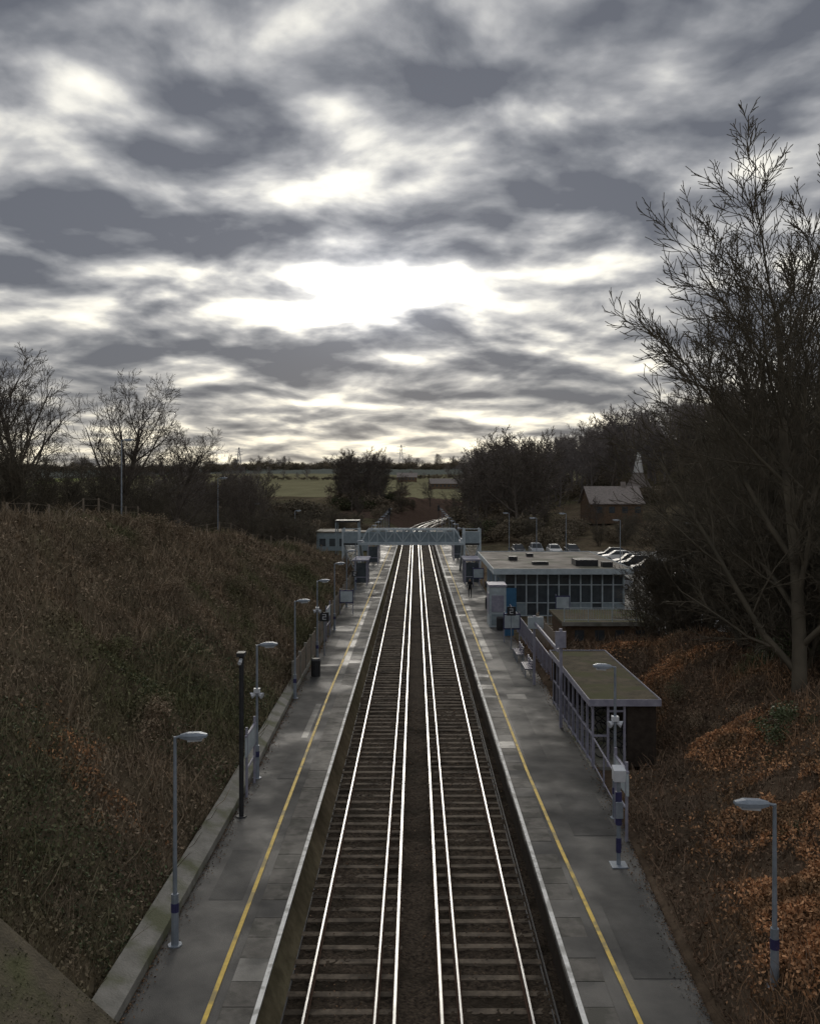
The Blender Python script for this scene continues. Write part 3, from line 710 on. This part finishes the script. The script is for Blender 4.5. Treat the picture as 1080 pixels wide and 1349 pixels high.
B_ivy=[bush_mesh('ivy_%d'%i,35+i,1300,.07,M_ivy,2.0,1.3,7) for i in range(2)]

for x,y,s,k in((-27.0,60,1.15,0),(-22.8,68,1.12,1),(-32,57,1.15,2),(-19.8,73,.9,0),(-27,84,1.0,2),(-36,74,1.1,1),(-17.0,88,.75,2)): put(T_round[k],x,y,s,'bare_tree')
hw=empty('hedgerow')
for i in range(75):
    y=random.uniform(46,120); x=-float(np.interp(y,[46,60,76,95,120],[20.5,19.5,16,12.5,11.5]))-random.uniform(0,16)
    s=random.uniform(.5,.9); r_=random.random()
    put(random.choice(T_th) if r_<.6 else random.choice(B_br+B_br+B_far[:1]+B_dark[:1]),x,y,s,'shrub',hw)
put(T_up[0],13.6,31.5,1.2,'tall_bare_tree'); put(T_up[1],14.8,38,1.12,'tall_bare_tree'); put(T_up[0],17.8,41,1.15,'tall_bare_tree')
for x,y,s,k in((15.3,46,.78,0),(17.2,52,.8,1),(22,50,.95,0),(20,44,.9,1),(25,56,.9,0),(27,48,1.0,1),(17,42,.8,1)): put(T_up[k],x,y,s,'tall_bare_tree')
th=empty('roadside_thicket')
for i in range(38):
    y=random.uniform(30,56); x=random.uniform(13.2,27) if y>38 else random.uniform(14,22)
    put(random.choice(T_th),x,y,random.uniform(.7,1.15),'shrub',th)
for i in range(9):
    y=random.uniform(29,52); x=random.uniform(13.5,24); put(random.choice(B_ivy),x,y,random.uniform(.5,.9),'ivy',th)
x_,y_,z_=pix(1015,985); put(B_ivy[0],x_,y_,.7,'ivy_bush')
wd=empty('distant_woodland')
for i in range(160):
    y=random.uniform(150,290); x=float(cxy(min(y,300)))+11+random.uniform(0,1)**1.2*78
    if 26<x<60 and y<188: continue
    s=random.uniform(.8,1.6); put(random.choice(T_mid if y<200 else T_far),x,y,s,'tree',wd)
for i in range(70):
    y=random.uniform(138,270); x=float(cxy(y))+9.5+random.uniform(0,70)
    if 26<x<62 and y<200: continue
    put(random.choice(B_far+B_far+B_dark[:1]),x,y,random.uniform(.8,1.5),'undergrowth',wd)
for i in range(34):
    y=random.uniform(137,160); x=random.uniform(22,62); put(random.choice(B_far+T_th),x,y,random.uniform(.6,.95),'undergrowth',wd)
for i in range(10): put(random.choice(T_mid),random.uniform(28,60),random.uniform(150,164),random.uniform(.4,.55),'tree',wd)
for i in range(14): put(random.choice(B_far),random.uniform(43,56),random.uniform(180,194),random.uniform(.7,1.0),'tree',wd)
for i in range(26):
    y=random.uniform(60,135); put(random.choice(T_mid+T_th),random.uniform(46,62),y,random.uniform(.7,1.1),'tree',wd)
lw=empty('lineside_scrub')
for i in range(95):
    s_=random.choice((-1,1)); y=random.uniform(135,300); x=float(cxy(y))+s_*random.uniform(8,20)
    put(random.choice(B_far+B_far+T_th+T_mid[:1]),x,y,random.uniform(.4,.85),'shrub',lw)
cl=empty('field_edge_trees')
for i in range(18): put(random.choice(T_mid),random.uniform(-22,-8)+0,random.uniform(238,268),random.uniform(.9,1.4),'tree',cl)
for i in range(14): put(random.choice(B_far+B_dark),random.uniform(-22,-8),random.uniform(230,262),random.uniform(1,1.6),'tree',cl)
for i in range(14): put(random.choice(B_far),random.uniform(-31,-21),random.uniform(185,200),random.uniform(1.1,1.6),'tree',cl)
for i in range(40): put(random.choice(T_mid+B_far[:2]+T_far[:1]),random.uniform(-52,-31),random.uniform(165,200),random.uniform(.75,1.1),'tree',cl)
for i in range(34):
    y=random.uniform(110,215); x=-random.uniform(28,75)*y/150; put(random.choice(T_mid+B_far),x,y,random.uniform(.5,.8),'tree',cl)
for i in range(30):
    y=random.uniform(120,200); put(random.choice(B_far+B_far+T_th),-random.uniform(11,28),y,random.uniform(.45,.8),'shrub',cl)
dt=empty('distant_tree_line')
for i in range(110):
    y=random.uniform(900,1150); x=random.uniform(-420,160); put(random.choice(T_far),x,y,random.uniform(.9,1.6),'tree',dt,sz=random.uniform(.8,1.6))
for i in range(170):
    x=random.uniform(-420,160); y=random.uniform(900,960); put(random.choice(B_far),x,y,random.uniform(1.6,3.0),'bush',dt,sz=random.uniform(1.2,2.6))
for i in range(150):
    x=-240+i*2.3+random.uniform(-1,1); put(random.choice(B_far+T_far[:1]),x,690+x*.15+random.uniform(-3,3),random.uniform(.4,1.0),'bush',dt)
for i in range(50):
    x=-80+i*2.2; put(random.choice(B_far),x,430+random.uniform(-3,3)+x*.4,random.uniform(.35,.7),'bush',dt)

# ------------------------------------------------------------------ bank vegetation
def cover(name,n,xf,y0,y1,size,m,pw=1.6,lift=.12,mask=None,zf=None):
    y=y0+(y1-y0)*np.random.rand(n)**pw; a,b=xf(y); x=a+(b-a)*np.random.rand(n)
    if mask is not None:
        k=mask(x,y); x=x[k]; y=y[k]
    z=(H(x,y) if zf is None else zf)+np.random.rand(len(x))*lift*(1+2*np.clip(fbm(x,y,.6,11)+.2,0,1))
    P=np.stack([x,y,z],1); sz=size*np.random.uniform(.5,1.4,len(x))*(1+y/60)
    V,Fc=quads(P,sz)
    link(bpy.data.objects.new(name,np_mesh(name,V,Fc,[m])))
def stalks(name,n,xf,y0,y1,h,m,pw=1.5):
    y=y0+(y1-y0)*np.random.rand(n)**pw; a,b=xf(y); x=a+(b-a)*np.random.rand(n); z=H(x,y)
    P=np.stack([x,y,z],1); hh=h*np.random.uniform(.3,1.2,n)*(.6+np.clip(fbm(x,y,.5,6)+.5,0,1.2))
    lean=np.random.normal(size=(n,3))*.45; lean[:,2]=1; tip=P+lean*hh[:,None]
    a_=np.random.rand(n)*3.14
    w=(.006+.0003*y)[:,None]*np.stack([np.cos(a_),np.sin(a_),np.zeros(n)],1)
    mid=P+lean*hh[:,None]*.5+np.random.normal(size=(n,3))*.08*hh[:,None]
    V=np.stack([P-w,P+w,mid+w*.8,mid-w*.8,tip+w*.3,tip-w*.3],1).reshape(-1,3)
    b=np.arange(n)*6; Fc=np.concatenate([np.stack([b,b+1,b+2,b+3],1),np.stack([b+3,b+2,b+4,b+5],1)])
    link(bpy.data.objects.new(name,np_mesh(name,V,Fc,[m])))
LF=lambda y:(-6.35+0*y,-np.interp(y,[10,35,50,75,100],[18,20,20,17,13]))
cover('bank_scrub',120000,LF,14,100,.038,M_scrub,1.7,.25)
cover('bank_ivy',30000,lambda y:(-6.35+0*y,-11.+0*y),14,42,.03,M_ivy,1.4,.18,mask=lambda x,y:fbm(x,y,.3,21)>.0)
stalks('bank_bramble_stems',42000,LF,14,100,.6,M_scrub)
RF=lambda y:(xsR(y)+.1,np.interp(y,[10,20,30,50],[14,17,19,20]))
cover('bank_leaf_litter',80000,RF,12,58,.034,M_scrubr,1.4,.14)
stalks('bank_dead_grass',14000,RF,14,58,.5,M_scrubr)
bR=lambda y:np.interp(y,[0,17,24,32,203],[5.6,5.65,6.05,6.6,6.75]); bL=lambda y:np.interp(y,[0,17,28,43,90,203],[-5.75,-5.75,-5.72,-5.95,-6.2,-6.2])
cover('fallen_leaves',5200,lambda y:(bR(y),bR(y)-.55*np.random.rand(len(y))**2),15,60,.016,M_scrubr,1.3,.012,zf=PZ+.006)
cover('fallen_leaves',3200,lambda y:(bL(y)+.02,bL(y)+.45*np.random.rand(len(y))**2),15,60,.016,M_scrubr,1.3,.012,zf=PZ+.006)
cover('fallen_leaves',1500,lambda y:(-3.2+0*y,3.2+0*y),15,45,.02,M_scrubr,1.2,.01,zf=-.17)
nn=6000; xx=-5.3-9*np.random.rand(nn); yy=12+3.9*np.random.rand(nn); kk=fbm(xx,yy,.9,41)>-.05; xx=xx[kk]; yy=yy[kk]
zz=1.45+(-5.25-xx)/9.25*8.0+.01; V,Fc=quads(np.stack([xx,yy,zz],1),np.random.uniform(.012,.035,len(xx)))
link(bpy.data.objects.new('moss_and_leaves',np_mesh('moss_and_leaves',V,Fc,[M_scrub])))
bm=empty('bramble_mounds')
for i in range(130):
    y=15+85*random.random()**1.4; lim=float(LF(y)[1]); x=random.uniform(-8.2,lim); put(random.choice(B_br),x,y,random.uniform(.3,.9),'bramble',bm,z=hz(x,y)-.45)
for i in range(22):
    y=random.uniform(18,56); x=float(xsR(y))+random.uniform(1.5,7); put(random.choice(B_br),x,y,random.uniform(.25,.5),'bramble',bm,z=hz(x,y)-.3)
Pl=[]; 
for (px,py,rx,ry_,n) in((880,885,38,16,3600),(955,980,50,30,6500),(1045,1060,60,45,11000),(1065,1170,50,50,9000),(1060,1260,40,40,4500),(815,852,45,14,2400),(985,1110,45,20,1500),(130,1030,50,30,900),(95,1010,30,20,400)):
    x,y,z=pix(px,py); k=y/F
    a=np.random.normal(size=(n,2))*.5; xx=x+a[:,0]*rx*k*1.6; yy=y+a[:,1]*ry_*k*2.6
    kk=(fbm(xx,yy,.9,31)>-.12)&(np.abs(xx)>np.where(xx>0,xsR(yy)+.15,6.5)); xx=xx[kk]; yy=yy[kk]
    Pl.append(np.stack([xx,yy,H(xx,yy)+.08+np.random.rand(len(xx))*.22],1))
P=np.concatenate(Pl); V,Fc=quads(P,np.random.uniform(.025,.065,len(P)))
link(bpy.data.objects.new('dead_bracken',np_mesh('dead_bracken',V,Fc,[M_orange])))

# ------------------------------------------------------------------ person
def person(x,y,z,rz):
    J=[(0,0,.95),(0,.0,1.15),(0,.01,1.38),(0,.01,1.50),(0,.03,1.58),(0,.035,1.66),
       (-.10,0,.90),(-.11,.12,.50),(-.11,.02,.09),(-.11,.16,.04),
       (.10,0,.90),(.11,-.02,.50),(.11,-.24,.12),(.11,-.12,.04),
       (-.19,0,1.40),(-.24,-.08,1.12),(-.23,.02,.88),
       (.19,0,1.40),(.24,.06,1.12),(.23,.20,.92)]
    E=[(0,1),(1,2),(2,3),(3,4),(4,5),(0,6),(6,7),(7,8),(8,9),(0,10),(10,11),(11,12),(12,13),(2,14),(14,15),(15,16),(2,17),(17,18),(18,19)]
    R=[.14,.13,.15,.065,.085,.08,.10,.065,.045,.04,.10,.065,.045,.04,.07,.05,.035,.07,.05,.035]
    me=bpy.data.meshes.new('body'); me.from_pydata(J,E,[]); me.materials.append(M_cloth)
    e=empty('walking_person',(x,y,z)); e.rotation_euler[2]=rz
    o=link(bpy.data.objects.new('body',me),e); o.modifiers.new('skin','SKIN')
    for i,sv in enumerate(me.skin_vertices[0].data): sv.radius=(R[i],R[i]*.8); sv.use_root=(i==0)
    s=o.modifiers.new('s','SUBSURF'); s.levels=2; s.render_levels=2
    mb=MB()
    def ring(z,a,b,yo): return [(a*math.cos(t),yo+b*math.sin(t),z) for t in [2*math.pi*k/10 for k in range(10)]]
    mb.loft([ring(1.50,.045,.05,.03),ring(1.53,.06,.08,.05),ring(1.58,.075,.095,.05),ring(1.64,.078,.10,.045),ring(1.68,.07,.09,.04)],0)
    mb.loft([ring(1.66,.082,.104,.03),ring(1.70,.075,.095,.03),ring(1.74,.04,.05,.03)],1)
    mb.tube((0,.14,1.60),(0,.165,1.585),.012,.016,5,0)
    for s_ in(-1,1): mb.box(s_*.08-.01,s_*.08+.01,.03,.06,1.57,1.63,0)
    for hx,hy,hz_ in((-.23,.02,.88),(.23,.20,.92)):
        mb.tube((hx,hy,hz_+.01),(hx,hy+.01,hz_-.08),.03,.035,6,0)
        for k in range(4): mb.tube((hx,hy-.025+.018*k,hz_-.075),(hx*.97,hy-.02+.018*k,hz_-.14-(.012 if k in(1,2) else 0)),.009,.007,5,0)
        mb.tube((hx,hy+.03,hz_-.03),(hx,hy+.055,hz_-.08),.011,.008,5,0)
    mb.obj('head_and_hands',[M_skin,M_dark],e)
person(4.85,79.6,PZ,math.pi*.97)

# ------------------------------------------------------------------ sky
w=bpy.data.worlds.new('World'); scene.world=w; w.use_nodes=True; nt=w.node_tree; N=nt.nodes; L=nt.links
for n in list(N): N.remove(n)
def Mx(op,a,b=None,c=None):
    n=N.new('ShaderNodeMath'); n.operation=op
    for i,v in enumerate((a,b,c)):
        if v is None: continue
        if isinstance(v,(int,float)): n.inputs[i].default_value=v
        else: L.new(v,n.inputs[i])
    return n.outputs[0]
tc=N.new('ShaderNodeTexCoord'); sp3=N.new('ShaderNodeSeparateXYZ'); L.new(tc.outputs['Generated'],sp3.inputs[0]); dx,dy,dz=sp3.outputs
SUN_AZ=math.atan((500-547)/F); SUN_EL=math.atan((636-385)/F)
az=Mx('ARCTAN2',dx,dy); el=Mx('ARCSINE',dz)
zc=Mx('ADD',Mx('MAXIMUM',dz,0),.20)
qx=Mx('DIVIDE',dx,zc); qy=Mx('DIVIDE',dy,zc)
def comb(a,b,c=0.0):
    n=N.new('ShaderNodeCombineXYZ')
    for i,v in enumerate((a,b,c)):
        if isinstance(v,(int,float)): n.inputs[i].default_value=v
        else: L.new(v,n.inputs[i])
    return n.outputs[0]
def noise(vec,scale,detail,rough,dist=0):
    n=N.new('ShaderNodeTexNoise'); n.inputs['Scale'].default_value=scale; n.inputs['Detail'].default_value=detail; n.inputs['Roughness'].default_value=rough; n.inputs['Distortion'].default_value=dist
    L.new(vec,n.inputs['Vector']); return n
nA=noise(comb(qx,qy,2.2),2.9,7,.47,.25).outputs['Fac']
nA2=noise(comb(qx,Mx('ADD',qy,.09),2.2),2.9,4,.47,.25).outputs['Fac']
nB=noise(comb(qx,qy,9.1),8.0,5,.5,.2).outputs['Fac']
nw=noise(comb(qx,qy,1.3),3.0,4,.55,0); sw=N.new('ShaderNodeSeparateColor'); L.new(nw.outputs['Color'],sw.inputs[0])
azw=Mx('ADD',az,Mx('MULTIPLY',Mx('SUBTRACT',sw.outputs[0],.5),.24)); elw=Mx('ADD',el,Mx('MULTIPLY',Mx('SUBTRACT',sw.outputs[1],.5),.10))
def blob(px,py,sx,sy,a):
    A=math.atan((px-547)/F); E=math.atan((636-py)/F*math.cos(A))
    u=Mx('MULTIPLY',Mx('SUBTRACT',azw,A),F/sx); v=Mx('MULTIPLY',Mx('SUBTRACT',elw,E),F/sy)
    return Mx('MULTIPLY',Mx('EXPONENT',Mx('MULTIPLY',Mx('ADD',Mx('MULTIPLY',u,u),Mx('MULTIPLY',v,v)),-1)),a)
t=Mx('ADD',Mx('MULTIPLY',Mx('SUBTRACT',nA,.5),2.1),Mx('MULTIPLY',Mx('SUBTRACT',nB,.5),.45))
t=Mx('ADD',t,Mx('MULTIPLY',Mx('SUBTRACT',nA,nA2),1.8))
t=Mx('ADD',t,.38)
for b in ((390,394,210,28,.68),(500,382,95,36,.45),(1055,215,75,45,.6),(720,25,60,40,.25),(60,130,110,75,-.12),(430,140,80,35,.28),(780,335,110,28,.42),(505,215,70,30,.15),(230,35,150,25,.25),(70,245,100,22,.3),
          (265,150,95,34,-.42),(570,60,130,50,-.2),(850,140,190,85,-.34),(370,325,150,24,-.42),(100,345,150,45,-.28),(670,250,140,35,-.22),(960,310,120,40,-.15),(150,460,220,28,-.10),(600,445,260,14,-.2),
          (450,588,700,30,.32),(560,510,330,30,-.03)): t=Mx('ADD',t,blob(*b))
rp=N.new('ShaderNodeValToRGB'); cr=rp.color_ramp
for i,(p,c) in enumerate(((0,(.125,.135,.162)),(.2,(.195,.206,.232)),(.4,(.315,.323,.345)),(.6,(.50,.502,.505)),(.8,(.80,.785,.73)),(1,(1.03,.995,.90)))):
    e_=cr.elements[i] if i<2 else cr.elements.new(p)
    e_.position=p; e_.color=(*c,1)
cr.elements[0].position=0
L.new(t,rp.inputs[0])
A=Mx('SUBTRACT',az,SUN_AZ); B=Mx('SUBTRACT',el,SUN_EL)
d2=Mx('ADD',Mx('MULTIPLY',A,A),Mx('MULTIPLY',Mx('MULTIPLY',B,B),3.0))
glow=Mx('ADD',Mx('MULTIPLY',Mx('EXPONENT',Mx('MULTIPLY',d2,-110)),.9),Mx('MULTIPLY',Mx('EXPONENT',Mx('MULTIPLY',d2,-9)),.2))
gl=Mx('ADD',1.0,glow)
mul=N.new('ShaderNodeVectorMath'); mul.operation='SCALE'; L.new(rp.outputs['Color'],mul.inputs[0]); L.new(gl,mul.inputs['Scale'])
wm=Mx('EXPONENT',Mx('MULTIPLY',Mx('MAXIMUM',dz,0),-9)); wt=N.new('ShaderNodeMix'); wt.data_type='RGBA'; wt.blend_type='MULTIPLY'; L.new(wm,wt.inputs[0]); L.new(mul.outputs[0],wt.inputs[6]); wt.inputs[7].default_value=(1.14,1.05,.86,1)
sky=N.new('ShaderNodeTexSky'); sky.sky_type='NISHITA'; sky.sun_disc=False; sky.sun_elevation=SUN_EL; sky.sun_rotation=SUN_AZ
bg1=N.new('ShaderNodeBackground'); bg1.inputs[1].default_value=.05; L.new(sky.outputs[0],bg1.inputs[0])
bg2=N.new('ShaderNodeBackground'); bg2.inputs[1].default_value=1.1; L.new(wt.outputs[2],bg2.inputs[0])
ms=N.new('ShaderNodeMixShader'); ms.inputs[0].default_value=.985; L.new(bg1.outputs[0],ms.inputs[1]); L.new(bg2.outputs[0],ms.inputs[2])
out=N.new('ShaderNodeOutputWorld'); L.new(ms.outputs[0],out.inputs[0])

sd=bpy.data.lights.new('sun','SUN'); sd.energy=1.5; sd.angle=math.radians(28); sd.color=(1,.93,.82)
so=bpy.data.objects.new('sun',sd); link(so)
dirv=Vector((math.sin(SUN_AZ)*math.cos(SUN_EL),math.cos(SUN_AZ)*math.cos(SUN_EL),math.sin(SUN_EL)))
so.rotation_euler=dirv.to_track_quat('Z','Y').to_euler()

# ------------------------------------------------------------------ camera
cd=bpy.data.cameras.new('camera'); cam=bpy.data.objects.new('camera',cd); link(cam)
cam.location=(CX,0,CZ); cam.rotation_euler=(math.pi/2,0,0)
cd.sensor_fit='VERTICAL'; cd.sensor_height=36; cd.sensor_width=28.8; cd.lens=F/1349*36; cd.shift_y=-38.5/1349; cd.shift_x=-7/1349
cd.clip_start=.1; cd.clip_end=9000
scene.camera=cam
scene.view_settings.view_transform='Standard'; scene.view_settings.look='None'; scene.view_settings.exposure=0
